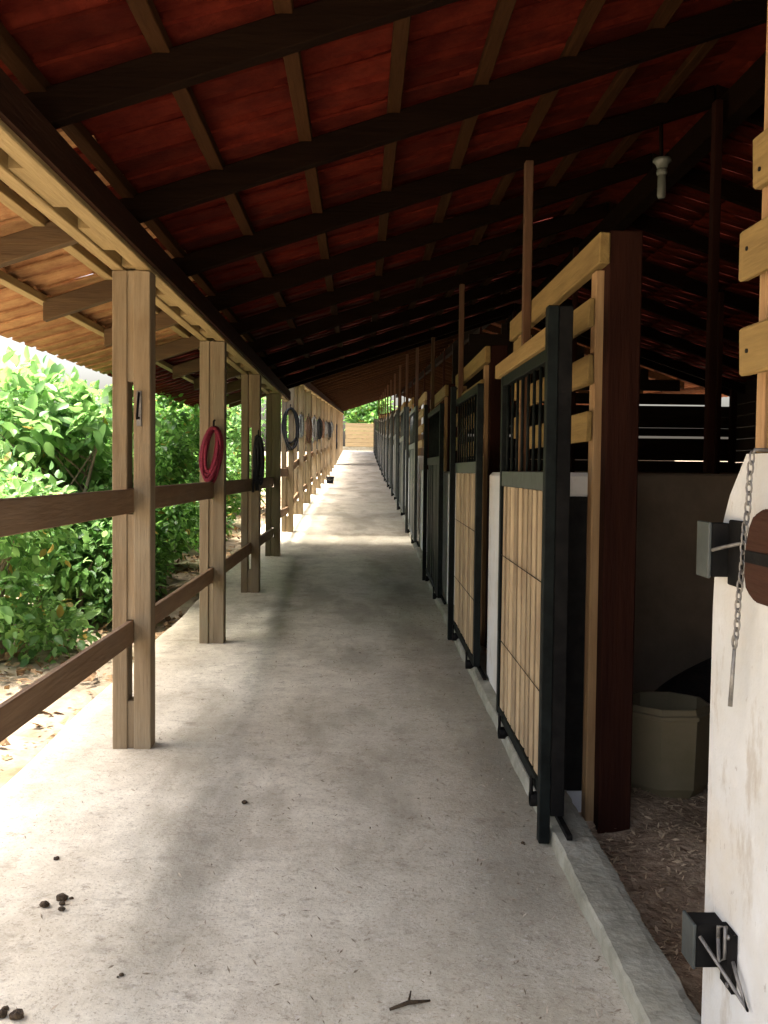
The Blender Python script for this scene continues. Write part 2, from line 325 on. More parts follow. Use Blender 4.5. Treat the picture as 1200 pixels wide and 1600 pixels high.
# ------------------------------------------------------------------ roofs
TW, TL, TSTEP = 0.244, 0.50, 0.40
TH = math.atan(SL); CT, ST = math.cos(TH), math.sin(TH)
def tile_proto():
    pr = [(0.0, 0.0), (0.14, 0.0), (0.158, 0.026), (0.19, 0.044), (0.222, 0.03), (0.262, 0.008)]
    L = TL / CT; t = 0.012
    V, F = [], []
    for s, lift in ((0, 0.020), (L, 0.0)):
        for top in (0, 1):
            for v, h in pr: V.append((s, v, h + lift + top * t))
    n = len(pr)
    a, b, c, d = 0, n, 2 * n, 3 * n
    for i in range(n - 1):
        F.append((a + i, c + i, c + i + 1, a + i + 1)); F.append((b + i, b + i + 1, d + i + 1, d + i))
        F.append((a + i, a + i + 1, b + i + 1, b + i)); F.append((c + i, d + i, d + i + 1, c + i + 1))
    F.append((a, b, d, c)); F.append((a + n - 1, c + n - 1, d + n - 1, b + n - 1))
    return np.array(V, np.float32), np.array(F, np.int32)
TV, TF = tile_proto()
rot_f = np.array([[CT, 0, -ST], [0, 1, 0], [ST, 0, CT]], np.float32)
ROW_X = [-2.36 + TSTEP * i for i in range(11)]
def tile_z(x): return 2.752 + SL * (x - XP)
def joined_tiles(name, cells, parent, back_cells=(), m='tile'):
    Vs, Fs, k = [], [], 0
    P = TV @ rot_f.T
    for x, y, z in cells:
        Vs.append(P + np.array((x, y, z), np.float32) + nr.normal(0, 0.002, 3).astype(np.float32)); Fs.append(TF + k); k += len(TV)
    Pb = P * np.array((-1, 1, 1), np.float32)
    for x, y, z in back_cells:
        Vs.append(Pb + np.array((x, y, z), np.float32)); Fs.append(TF[:, ::-1] + k); k += len(TV)
    o = np_mesh(name, np.concatenate(Vs), np.concatenate(Fs), m, parent); o['kind'] = 'stuff'
    return o
roofA = thing('tiled_roof', (0, 0, PLATE_Z), 'terracotta tiled roof on dark rafters over the near part of the walkway', 'roof')
roofB = thing('tiled_roof', (0, 35, PLATE_Z), 'raised and sloping terracotta tiled roof over the far part of the walkway', 'roof')
RA0 = 3.24 - 1.22 * 2
colsA = [RA0 - 0.3 + TW * i for i in range(int((A_END - RA0 + 0.5) / TW))]
tme = bpy.data.meshes.new('tile'); tme.from_pydata(TV.tolist(), [], TF.tolist()); tme.materials.append(M['tile'])
tme2 = tme.copy(); tme2.materials[0] = M['tile_eave_lit']
single, rest = [], []
for y in colsA:
    for i, x in enumerate(ROW_X):
        u, d = x, y + 0.12
        vis = d > 2.6 and (x > -1.9 or d < 9) and abs(x + 0.25) / d < 0.46 and (tile_z(x + .2) - 1.5) / d < 0.56
        (single if vis else rest).append((x, y, tile_z(x)))
single.sort(key=lambda c: c[1]); rest += single[300:]; single = single[:300]
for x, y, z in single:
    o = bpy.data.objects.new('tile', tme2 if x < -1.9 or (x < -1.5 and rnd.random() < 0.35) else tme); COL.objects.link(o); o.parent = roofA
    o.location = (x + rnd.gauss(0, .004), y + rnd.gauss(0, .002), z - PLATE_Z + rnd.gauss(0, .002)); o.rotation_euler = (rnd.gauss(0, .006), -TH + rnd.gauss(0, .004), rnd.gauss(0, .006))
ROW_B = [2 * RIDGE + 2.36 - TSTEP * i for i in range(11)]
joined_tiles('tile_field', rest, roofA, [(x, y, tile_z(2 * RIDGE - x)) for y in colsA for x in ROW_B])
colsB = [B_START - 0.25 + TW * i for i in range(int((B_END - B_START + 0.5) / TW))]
joined_tiles('tile_field', [(x, y, tile_z(x) + dzB(y)) for y in colsB for x in ROW_X[2:]], roofB, [(x, y, tile_z(2 * RIDGE - x) + dzB(y)) for y in colsB for x in ROW_B[:11]], 'tile_far_lit')
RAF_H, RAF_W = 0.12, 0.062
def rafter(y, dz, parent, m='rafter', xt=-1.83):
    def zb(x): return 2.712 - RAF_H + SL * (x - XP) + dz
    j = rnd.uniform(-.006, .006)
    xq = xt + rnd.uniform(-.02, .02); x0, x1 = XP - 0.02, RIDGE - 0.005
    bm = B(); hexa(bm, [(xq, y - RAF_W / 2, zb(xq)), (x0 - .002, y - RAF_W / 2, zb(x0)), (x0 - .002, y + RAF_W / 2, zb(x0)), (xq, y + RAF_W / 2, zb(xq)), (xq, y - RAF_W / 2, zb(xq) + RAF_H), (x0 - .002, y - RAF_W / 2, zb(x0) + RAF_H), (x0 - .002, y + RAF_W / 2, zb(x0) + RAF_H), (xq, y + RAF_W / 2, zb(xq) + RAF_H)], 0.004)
    obj('rafter_tail', bm, 'tail', parent)  # split from the rafter to carry the daylit colour
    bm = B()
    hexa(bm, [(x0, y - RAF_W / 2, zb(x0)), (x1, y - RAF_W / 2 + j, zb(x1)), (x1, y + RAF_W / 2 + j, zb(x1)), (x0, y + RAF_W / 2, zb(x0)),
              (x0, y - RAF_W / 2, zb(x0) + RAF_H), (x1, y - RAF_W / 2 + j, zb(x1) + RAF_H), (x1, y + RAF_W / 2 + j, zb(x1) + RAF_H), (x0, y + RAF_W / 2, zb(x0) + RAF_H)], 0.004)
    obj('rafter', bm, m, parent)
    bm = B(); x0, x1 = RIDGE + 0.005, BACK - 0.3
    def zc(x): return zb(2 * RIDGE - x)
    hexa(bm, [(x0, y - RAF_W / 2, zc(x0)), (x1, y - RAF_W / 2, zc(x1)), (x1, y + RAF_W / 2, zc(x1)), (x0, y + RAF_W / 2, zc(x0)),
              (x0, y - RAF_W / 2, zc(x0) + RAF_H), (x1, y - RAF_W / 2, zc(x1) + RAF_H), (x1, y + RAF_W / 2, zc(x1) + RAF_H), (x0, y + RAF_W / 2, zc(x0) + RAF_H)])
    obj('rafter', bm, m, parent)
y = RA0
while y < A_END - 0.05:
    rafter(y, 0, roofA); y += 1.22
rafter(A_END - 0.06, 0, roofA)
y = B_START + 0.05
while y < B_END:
    rafter(y, dzB(y), roofB, 'purlin', xt=-1.45); y += 1.22  # far rafters take a lighter colour as if better lit
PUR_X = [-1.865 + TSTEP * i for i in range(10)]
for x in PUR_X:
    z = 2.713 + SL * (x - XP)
    part('purlin', 'plate' if x < -1.3 else 'purlin', roofA, x - 0.03, x + 0.03, RA0 - 0.2, A_END, z - 0.008, z + 0.036, bev=0.003)  # outer purlins take the pale beam colour as if daylit
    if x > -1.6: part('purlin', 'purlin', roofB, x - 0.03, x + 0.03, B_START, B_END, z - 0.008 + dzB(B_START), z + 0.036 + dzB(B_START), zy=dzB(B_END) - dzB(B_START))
for p, y0, y1, d0, d1 in ((roofA, RA0 - .3, A_END + .1, 0, 0), (roofB, B_START - .2, B_END + .3, dzB(B_START - .2), dzB(B_END + .3))):
    z = tile_z(RIDGE)
    part('ridge_beam', 'rafter', p, RIDGE - .05, RIDGE + .05, y0 + .1, y1 - .1, z - .36 + d0, z - .2 + d0, zy=d1 - d0)
    bm = B()
    hexa(bm, [(RIDGE - .2, y0, z - .02 + d0), (RIDGE + .2, y0, z - .02 + d0), (RIDGE + .2, y1, z - .02 + d1), (RIDGE - .2, y1, z - .02 + d1),
              (RIDGE - .05, y0, z + .12 + d0), (RIDGE + .05, y0, z + .12 + d0), (RIDGE + .05, y1, z + .12 + d1), (RIDGE - .05, y1, z + .12 + d1)])
    obj('ridge_cap', bm, 'tile', p)

# eaves beams: two planks with spacer blocks between them
def eaves_beam(y0, y1, dz0, dz1, label, step):
    t = thing('eaves_beam', (XP, y0, PLATE_Z + dz0), label, 'beam')
    zy = dz1 - dz0
    for s in (-1, 1):
        xa, xb = (XP - 0.095, XP - 0.035) if s < 0 else (XP + 0.025, XP + 0.095)
        part('plank', 'plate', t, xa, xb, y0, y1, PLATE_Z + dz0 + 0.002, PLATE_Z + 0.145 + dz0, bev=0.004, zy=zy)
    part('beam_shade_board', 'beam_shade', t, XP + 0.0965, XP + 0.118, y0, y1, PLATE_Z + dz0 + 0.022, PLATE_Z + 0.14 + dz0, zy=zy)  # added board, its dark colour imitates shade on the beam's inner side
    y = y0 + 0.25
    while y < y1 - .6:
        L = rnd.uniform(0.28, 0.5); a = dz0 + zy * (y - y0) / (y1 - y0); b = dz0 + zy * (y + L - y0) / (y1 - y0)
        part('spacer_block', 'plate', t, XP - 0.033, XP + 0.023, y, y + L, PLATE_Z + a + 0.012, PLATE_Z + a + 0.12, zy=b - a)
        y += L + rnd.uniform(0.28, 0.42) * step
eaves_beam(0.6, A_END, 0, 0, 'yellow double-plank eaves beam on the near posts', 1)
eaves_beam(B_START, B_END, dzB(B_START), dzB(B_END), 'raised double-plank eaves beam on the far posts', 2)

# ------------------------------------------------------------------ posts and rails on the garden side
POSTS = [2.23, 4.73, 7.25, 9.74, 12.22] + [14.65 + 2.45 * i for i in range(17)]
UR, LR = 1.40, 0.755           # tops of the rails in the near part (level)
def rail_tops(y):
    if y < 12.3: return UR, LR
    return floor_z(y) + 0.98, floor_z(y) + 0.40
PLAB = {0: 'double-plank wooden post beside the camera, carrying the start of both rails',
        1: 'nearest full wooden post in view, slotted, iron hasp in its upper slot',
        2: 'greenish solid wooden post that the pink rope coil hangs on',
        3: 'slotted brown wooden post that the black straps hang on',
        4: 'dark greenish post just past the black straps, last under the lower roof'}
def post(i, y):
    z0 = floor_z(y); z1 = PLATE_Z + (0 if y < 13.5 else dzB(y))
    lab = PLAB.get(i) or '%s wooden post along the railing under the raised far roof' % ORD[i - 5]
    t = thing('wooden_post', (XP, y, z0), lab, 'post', 'posts along the garden side of the walkway')
    m = 'post_green' if i in (2, 4) else 'post'
    yd = 0.058
    lx, rx = rnd.uniform(-.003, .003), rnd.uniform(-.003, .003)
    part('plank', m, t, XP - 0.092, XP - 0.022, y - yd + lx, y + yd + lx, z0 - 0.02, z1, bev=0.004, jit=0.003)
    part('plank', m, t, XP + 0.012, XP + 0.092, y - yd + rx, y + yd + rx, z0 - 0.02, z1, bev=0.004, jit=0.003)
    u, l = rail_tops(y)
    f0 = 0.012
    gaps = [(z0, z0 + 0.235), (l + 0.004, u - 0.125), (z1 - 0.53, z1)]
    if i in (2, 4): gaps = [(z0, l - 0.115), (l + 0.004, u - 0.125), (u + 0.004, z1)]
    for a, b in gaps:
        part('filler_block', m, t, XP - 0.0215, XP + 0.0115, y - yd + f0, y + yd - f0, a, b, bev=0.002)
    return t
post_t = [post(i, y) for i, y in enumerate(POSTS)]
for i in range(len(POSTS) - 9):
    y0, y1 = POSTS[i], POSTS[i + 1]
    where = ('between the camera and the nearest post' if i == 0 else 'from the nearest post to the pink rope post' if i == 1 else 'from the pink rope post to the black strap post' if i == 2
             else 'from the black strap post to the dark greenish post' if i == 3 else 'bridging the step between the two roofs' if i == 4 else 'in the %s bay under the raised far roof' % ORD[i - 5])
    for nm, k, h in (('upper', 0, 0.118), ('lower', 1, 0.108)):
        a, b = rail_tops(y0)[k], rail_tops(y1)[k]
        if i == 4: a = b = b - 0.02
        bm = B(); box(bm, XP - 0.021, XP + 0.011, y0 - 0.04 if i else y0 - .4, y1 - 0.045 if i != 99 else y1, a - h, a, 0.004, 0.004, b - a)
        tag(obj('fence_rail', bm, 'rail', base=(XP, y0, a - h)), 'red-brown %s rail %s' % (nm, where), 'rail', 'rails along the garden side')

# ------------------------------------------------------------------ stall fronts
XF = 0.985; XW = 0.86; XPIER = 0.80; PITCH = 3.5
NB = 14
def lift(k): return 0.0 if k < 2 else 0.02 if k == 2 else floor_z(3.8 + k * PITCH + 1.5) - 0.40
for k in range(NB):
    oy, dz = k * PITCH, lift(k)
    lab = 'nearest stall front, white lower wall and yellow planks behind the open first gate' if k == 0 else '%s stall front counted from the camera, white wall and spaced planks' % ORD[k]
    t = thing('stall_front', (XF, 3.9 + oy, floor_z(3.9 + oy)), lab, 'stall front', 'stall fronts along the walkway')
    fz = floor_z(3.8 + oy) - 0.1
    top = 1.5 + dz; zt = 2.46 + dz
    part('wall', 'plaster', t, XW, XW + 0.17, 3.985 + oy, 5.19 + oy, fz, top, bev=0.016)
    part('pier', 'plaster', t, XPIER, XPIER + 0.20, 5.2 + oy, 5.97 + oy, fz, top - .004, bev=0.02)
    part('post', 'stallpost', t, XF - 0.008, XF + 0.125, 3.82 + oy, 3.90 + oy, fz, zt, bev=0.005)
    part('jamb', 'jamb', t, XF - 0.04, XF + 0.11, 3.903 + oy, 3.982 + oy, fz, zt - 0.14, bev=0.005)  # lit front of the same post, painted as paler wood
    part('beam', 'stallwood', t, XF - 0.05, XF - 0.009, 3.81 + oy, 6.1 + oy, 2.325 + dz, 2.45 + dz, bev=0.005, jit=0.003)
    for z in (1.63, 1.86, 2.09):
        part('plank', 'stallwood', t, XF - 0.068, XF - 0.043, 3.9 + oy, 5.40 + oy, z + dz, z + 0.118 + dz, bev=0.004, jit=0.004)
        part('plank', 'stallwood', t, XF - 0.070, XF - 0.043, 5.42 + oy, 5.84 + oy, z + 0.07 + dz, z + 0.195 + dz, bev=0.004, jit=0.004)
    part('post', 'jamb', t, XF - 0.04, XF + 0.03, 5.76 + oy, 5.83 + oy, top + .002, 2.32 + dz, bev=0.004)
    # cross wall behind, with slim posts standing on it
    ty = 5.30 + oy
    dzr = 0 if ty < 13.6 else dzB(ty)
    pl = 'nearest cross wall, plaster coloured a shaded brown inside the open stall' if k == 0 else '%s cross wall between the stalls, slim posts on top' % ORD[k]
    c = thing('partition_wall', (3, ty, floor_z(ty)), pl, 'wall', 'cross walls between the stalls')
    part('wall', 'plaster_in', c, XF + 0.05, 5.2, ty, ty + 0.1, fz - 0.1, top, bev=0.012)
    for x in (XF - 0.075, 1.95, 3.3):
        part('post', 'stallpost' if x > 1.5 else 'slim', c, x - 0.022, x + 0.022, ty + 0.015, ty + 0.075, top + 0.002, 2.56 + SL * (min(x, 2 * RIDGE - x) - XP) + dzr - 0.03, bev=0.004)
# the wall beside the camera, ending at the open doorway
XN = 0.86
t = thing('stall_front', (XN, 1.0, 0), 'white wall end with spaced planks at the right edge, beside the open doorway', 'stall front', 'stall fronts along the walkway')
bm = B()
prof = [(2.315, -0.2), (2.31, 0.6), (2.305, 1.18), (2.295, 1.28), (2.265, 1.37), (2.215, 1.45), (2.13, 1.545)]
def wall_end(bm, x0, x1):
    lo = [bm.verts.new((x0 + rnd.uniform(-.002, .002), a, b)) for a, b in prof]; hi = [bm.verts.new((x1, a, b)) for a, b in prof]
    l0 = [bm.verts.new((x0, -3.2, b)) for a, b in prof]; h0 = [bm.verts.new((x1, -3.2, b)) for a, b in prof]
    n = len(prof) - 1
    for i in range(n):
        for q in ((lo[i], lo[i + 1], l0[i + 1], l0[i]), (hi[i + 1], hi[i], h0[i], h0[i + 1]), (lo[i + 1], lo[i], hi[i], hi[i + 1])): bm.faces.new(q)
    bm.faces.new((lo[n], hi[n], h0[n], l0[n]))
wall_end(bm, XN, XN + 0.15)
obj('wall', bm, 'plaster', t)
for z, x in ((1.718, 0), (1.93, 0), (2.13, 0.02)):
    pk = part('plank', 'stallwood', t, XN - 0.022 + x, XN + 0.003 + x, -3.2, 2.14 + rnd.uniform(-.01, .01), z, z + 0.108, bev=0.005, jit=0.003)
    for y in (1.95, 2.09):
        bm = B(); xq = XN - 0.022 + x; yy = y + rnd.uniform(-.01, .01); zz = z + 0.054 + rnd.uniform(-.03, .03); tube(bm, [(xq - 0.003, yy, zz), (xq + 0.01, yy, zz)], 0.005, 7); obj('nail', bm, 'blacksteel', pk)
part('post', 'stallwood', t, XN + 0.026, XN + 0.10, 1.80, 2.085, 1.548, 3.3, bev=0.005)
part('post', 'jamb', t, XN + 0.026, XN + 0.08, 2.105, 2.145, 1.548, 2.75, bev=0.004)
c = thing('partition_wall', (3, 1.78, 0), 'cross wall hidden behind the white wall end beside the camera, with added light-blocking boards', 'wall', 'cross walls between the stalls')
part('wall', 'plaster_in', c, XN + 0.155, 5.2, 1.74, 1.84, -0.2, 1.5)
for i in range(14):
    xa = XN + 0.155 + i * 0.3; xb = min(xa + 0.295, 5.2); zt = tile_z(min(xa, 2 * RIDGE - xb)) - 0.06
    part('plank', 'darkwood', c, xa, xb, 1.76, 1.81, 1.505, zt)  # unseen boards added up to the roof to keep light off the ceiling
# back wall of the near stalls
t = thing('back_wall', (5.25, 4, 0), 'dark closed back wall of the near stalls', 'wall')
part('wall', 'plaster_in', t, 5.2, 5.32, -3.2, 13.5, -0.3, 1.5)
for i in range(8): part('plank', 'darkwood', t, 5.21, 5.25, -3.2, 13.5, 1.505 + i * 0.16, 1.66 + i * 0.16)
# gable boards between the two roofs, daylight in the gaps
t = thing('gable_wall', (3, 13.3, 0.5), 'dark horizontal boards closing the near stalls, daylight in the gaps', 'wall')
zz = 1.52; gi = 0
gapset = [0.012, 0.0, 0.035, 0.008, 0.0, 0.018, 0.04, 0.0, 0.0, 0.0, 0.0, 0.0]
while zz < 3.55:
    h = 0.15 if gi != 3 else 0.11
    z1 = zz + h
    lim = RIDGE - 0.1 + max(0, (3.62 - z1) / SL)
    part('plank', 'darkwood', t, max(1.25, 2 * RIDGE - lim), min(5.2, lim), 13.28, 13.31, zz, z1, jit=0.004)
    zz = z1 + gapset[gi % 12]; gi += 1
for x in (1.2, 3.2, 5.15): part('post', 'stallpost', t, x - .04, x + .04, 13.2, 13.275, 0.2, 2.7)

# ------------------------------------------------------------------ sliding gates
def gate(y0, y1, label, m='steel', heavy='near', header=True, nb=None, slats=True):
    w_ = y1 - y0; z0 = floor_z((y0 + y1) / 2) + 0.115; H = 1.755
    zy = floor_z(y1) - floor_z(y0); s = zy / w_
    t = thing('sliding_gate', (0.74, y0, floor_z(y0)), label, 'gate', 'sliding stall gates')
    xa, xb = 0.715, 0.755
    zb = lambda y: floor_z(y) + 0.115
    ZT = z0 + H; ZM = z0 + 1.20
    near_foot = floor_z(y0) - 0.0 if heavy == 'near' else zb(y0)
    far_foot = floor_z(y1) - 0.0 if heavy == 'far' else zb(y1)
    xs0 = 0.680 if heavy == 'near' else xa
    part('stile', m, t, (0.681 if heavy == 'near' else xa), xb if heavy != 'near' else 0.722, y0, y0 + 0.05, near_foot + .012, ZT + (0.13 if heavy == 'near' else 0), bev=0.003)
    part('stile', m, t, (0.681 if heavy == 'far' else xa), 0.722 if heavy == 'far' else xb, y1 - 0.05, y1, far_foot + .012, ZT + (0.10 if heavy == 'far' else 0), bev=0.003)
    if heavy == 'near':
        part('stile', 'blacksteel', t, 0.7225, 0.775, y0 + 0.003, y0 + 0.06, zb(y0), ZT + .13, bev=0.003)
    mr_ = 'litsteel' if slats else m  # middle rail gets the lighter paint copy as a lit face
    for nm, za, h in (('bottom_rail', z0 - .0, 0.05), ('middle_rail', ZM, 0.075), ('top_rail', ZT - 0.05, 0.05)):
        q = (-zy / 2) if nm == 'bottom_rail' else 0
        rl = part(nm, mr_ if nm == 'middle_rail' else m, t, xa + .003, xb - .003, y0 + 0.051, y1 - 0.051, za + q, za + q + h, bev=0.003, zy=-2 * q)
        if nm == 'bottom_rail': brail = rl
    n = nb or max(6, int(w_ / 0.15))
    for i in range(n):
        y = y0 + 0.05 + (w_ - 0.1) * (i + 0.5) / n
        bm = B(); tube(bm, [(0.735, y, ZM + 0.076), (0.735, y, ZT - 0.051)], 0.0075, 6); obj('bar', bm, m, t)
    ns = max(6, int(w_ / 0.118)); g = (w_ - 0.104) / ns
    for i in range(ns):
        y = y0 + 0.052 + g * i
        part('slat', 'slat' if slats else m, t, 0.728 + rnd.uniform(-.003, .003), 0.740, y + 0.016, y + g - 0.016, zb(y) + 0.052, ZM - 0.002, jit=0.002)
    for y in (y0 + 0.22 * w_, y0 + 0.86 * w_):
        bm = B(); box(bm, 0.70, 0.71, y - 0.02, y + 0.02, zb(y) - 0.06, zb(y) + 0.045, 0.003); tube(bm, [(0.700, y, zb(y) - 0.045), (0.77, y, zb(y) - 0.045)], 0.03, 10)
        obj('roller', bm, 'blacksteel', brail)
    if slats:
        for f in (0.36, 0.74):
            bm = B(); tube(bm, [(0.722, y0 + .05, zb(y0) + 1.15 * f), (0.722, y1 - .05, zb(y1) + 1.15 * f - 0.02)], 0.002, 5); obj('wire', bm, 'blacksteel', t)
    if header:
        part('header', 'stallwood', t, 0.700, 0.735, y0 + 0.055, y1 + 0.12, ZT + 0.003, ZT + 0.075, bev=0.005)
    # flat guide rail on the kerb
    part('guide_rail', 'blacksteel', t, 0.765, 0.785, y0 - 0.1, y1 + 0.3, floor_z(y0 - .1) + 0.067, floor_z(y0 - .1) + 0.085, zy=floor_z(y1 + .3) - floor_z(y0 - .1))
    return t
GATES = [(3.53, 4.93, 'nearest sliding gate, thick black stile in front, pale slats below the bars', 'steel', 'near', True, True),
         (5.93, 7.36, 'second sliding gate, dark bars above tan slats, between two white piers', 'steel', 'far', False, True),
         (8.75, 10.45, 'third sliding gate, dark green and narrow in view, past the second white pier', 'steel', 'far', False, False)]
y = 12.75; i = 3
while y < 52:
    GATES.append((y, y + 1.8, '%s sliding gate from the camera, paint lightened as if lit under the raised far roof' % ORD[i], 'litsteel', 'far', False, False)); y += 3.5; i += 1  # far gates use the lighter paint copy to look lit
for g in GATES: gate(g[0], g[1], g[2], g[3], g[4], g[5], None, g[6])
# plain black sheet laid over the white wall behind the nearest gate
t = thing('black_sheet', (0.9, 3.98, 0.15), 'plain black sheet on the white wall end between the nearest gate and its post', 'plate')
part('plate', 'blacksteel', t, 0.855, 0.943, 3.968, 3.980, 0.16, 1.40, bev=0.002)
part('folded_edge', 'blacksteel', t, 0.846, 0.8545, 3.968, 4.05, 0.16, 1.40)

# ------------------------------------------------------------------ latch ironwork on the white wall end
def bracket(z, h, label, y, x0):
    t = thing('gate_bracket', (XN, y, z), label, 'bracket')
    part('plate', 'blacksteel', t, x0 + 0.009, XN - 0.001, y, y + 0.008, z, z + h, bev=0.002)
    part('side_plate', 'litsteel', t, x0, x0 + 0.008, y - 0.003, y + 0.075, z - .003, z + h + .003, bev=0.002)  # lit face of the bracket put into a paler paint
    part('top_plate', 'blacksteel', t, x0 + 0.009, XN - 0.001, y + 0.009, y + 0.07, z + h - .006, z + h - .001)
    return t
t = bracket(1.262, 0.124, 'upper black steel gate bracket on the white wall end', 2.19, 0.802)
bm = B(); tube(bm, [(0.81, 2.184, 1.325), (0.825, 2.15, 1.335), (0.845, 2.07, 1.352), (0.85, 1.9, 1.35)], 0.0045, 6); obj('pin', bm, 'iron', t)
part('flange', 'blacksteel', t, 0.848, 0.859, 2.12, 2.189, 1.245, 1.395, bev=0.003)
t = bracket(0.350, 0.10, 'lower black steel gate bracket near the foot of the white wall end', 2.17, 0.782)
bm = B(); tube(bm, [(0.795, 2.16, 0.43), (0.82, 2.115, 0.39), (0.838, 2.07, 0.36), (0.852, 2.02, 0.335), (0.846, 2.05, 0.37), (0.85, 2.10, 0.40)], 0.0045, 6); obj('pin', bm, 'iron', t)
bm = B(); tube(bm, [(0.832, 2.145, 0.435), (0.830, 2.14, 0.462), (0.845, 2.135, 0.465), (0.845, 2.135, 0.39), (0.834, 2.14, 0.38), (0.832, 2.145, 0.435)], 0.0048, 6); obj('ring', bm, 'iron', t)
fl = part('flange', 'blacksteel', t, 0.848, 0.859, 2.10, 2.169, 0.325, 0.46)
for z in (0.337, 0.448):
    bm = B(); tube(bm, [(0.842, 2.118, z), (0.8475, 2.118, z)], 0.006, 6); obj('bolt', bm, 'iron', fl)
# chain with a pin, hanging in front of the upper bracket
t = thing('chain', (0.83, 2.05, 1.55), 'thin iron chain with a straight pin hanging on the white wall end', 'chain')
bm = B(); tube(bm, [(0.862, 2.02, 1.552), (0.835, 2.02, 1.552), (0.832, 2.02, 1.545)], 0.0045, 6); obj('nail', bm, 'iron', t)
zc, yc = 1.548, 2.02
for i in range(19):
    bm = B(); n = 10; z0 = zc - i * 0.0215; yy = yc + 0.065 * i / 19 + 0.003 * math.sin(i); xx = 0.829
    a = (i % 2) * math.pi / 2 + 0.5
    pts = [(xx + math.cos(a) * 0.007 * math.cos(q), yy + math.sin(a) * 0.007 * math.cos(q), z0 - 0.013 + 0.015 * math.sin(q)) for q in (2 * math.pi * j / n for j in range(n + 1))]
    tube(bm, pts, 0.0023, 5, cap=False); obj('link', bm, 'iron', t)
zr = zc - 19 * 0.0215
bm = B(); pts = [(0.829, 2.087 + 0.011 * math.cos(q), zr - 0.010 + 0.014 * math.sin(q)) for q in (2 * math.pi * j / 12 for j in range(13))]
tube(bm, pts, 0.003, 6, cap=False); obj('ring', bm, 'iron', t)
bm = B(); tube(bm, [(0.829, 2.087, zr - 0.024), (0.826, 2.095, zr - 0.155)], [0.0042, 0.0055], 8); obj('pin', bm, 'iron', t)
# wooden latch bar lying along the wall at the right edge
t = thing('latch_bar', (0.83, 1.9, 1.25), 'short red-brown wooden bar with a rounded end on the white wall end', 'latch bar')
bm = B()
oc = [(1.985, 1.245), (2.005, 1.258), (2.015, 1.29), (2.01, 1.35), (1.995, 1.39), (1.975, 1.415), (1.93, 1.43), (1.5, 1.43), (1.5, 1.235), (1.96, 1.235)]
lo = [bm.verts.new((0.815, a, b)) for a, b in oc]; hi = [bm.verts.new((0.855, a, b)) for a, b in oc]
bm.faces.new(lo); bm.faces.new(hi[::-1])
for i in range(len(oc)): bm.faces.new((lo[i], hi[i], hi[(i + 1) % len(oc)], lo[(i + 1) % len(oc)]))
bmesh.ops.bevel(bm, geom=[e for e in bm.edges], offset=0.005, segments=2, affect='EDGES')
obj('bar', bm, 'redwood', t)
part('strap', 'blacksteel', t, 0.811, 0.8145, 1.80, 2.0, 1.315, 1.34)

# ------------------------------------------------------------------ things in the open stall
t = thing('feed_tub', (1.40, 4.3, floor_z(4.3)), 'cream octagonal plastic feed tub on the bedding behind the stall post', 'tub')
bm = B(); fz = bed_z(1.4, 4.3) - 0.005
def octo(r, z): return (r, z)
lathe(bm, [(0.001, fz), (0.165, fz), (0.192, fz + 0.045), (0.205, fz + 0.36), (0.195, fz + 0.40), (0.182, fz + 0.40), (0.165, fz + 0.05), (0.001, fz + 0.05)], 1.40, 4.30, 8, smooth=False)
tb = obj('body', bm, 'tub', t)
bm = B(); lathe(bm, [(0.2065, fz + 0.352), (0.217, fz + 0.356), (0.217, fz + 0.372), (0.205, fz + 0.376)], 1.40, 4.30, 8, smooth=False); obj('rim', bm, 'tub', tb)
bm = B(); N = 26; V = []
for j in range(N + 1):
    for i in range(N + 1):
        a, b = i / N * 2 - 1, j / N * 2 - 1; r = math.hypot(a, b)
        h = max(0, 1 - r ** 1.6) * 0.55 + 0.012 * math.sin(9 * a + 4 * b) * (r < 1)
        V.append(bm.verts.new((1.95 + a * 0.7, 4.82 + b * 0.45, floor_z(4.8) - 0.06 + h)))
for j in range(N):
    for i in range(N):
        f = bm.faces.new([V[j * (N + 1) + i], V[j * (N + 1) + i + 1], V[(j + 1) * (N + 1) + i + 1], V[(j + 1) * (N + 1) + i]]); f.smooth = True
tag(obj('bedding_heap', bm, 'heap', base=(1.95, 4.82, floor_z(4.8))), 'dark mound of bedding heaped behind the cream tub', 'heap')
# ceiling lamp
t = thing('ceiling_lamp', (1.74, 5.64, 3.1), 'unlit white lamp hanging below the dark roof above the open stall', 'lamp')
bm = B(); lathe(bm, [(0.001, 3.335), (0.05, 3.332), (0.055, 3.315), (0.036, 3.298), (0.03, 3.28), (0.001, 3.28)], 1.74, 5.64, 16); obj('ceiling_rose', bm, 'porcelain', t)
bm = B(); lathe(bm, [(0.001, 3.272), (0.03, 3.27), (0.033, 3.25), (0.028, 3.238), (0.001, 3.236)], 1.74, 5.64, 16); obj('socket', bm, 'porcelain', t)
bm = B(); lathe(bm, [(0.001, 3.245), (0.024, 3.235), (0.026, 3.12), (0.02, 3.105), (0.001, 3.103)], 1.74, 5.64, 14); obj('bulb', bm, 'porcelain', t)
bm = B(); tube(bm, [(1.74, 5.66, 3.33), (1.74, 5.68, 3.57)], 0.012, 6); obj('stem', bm, 'rafter', t)

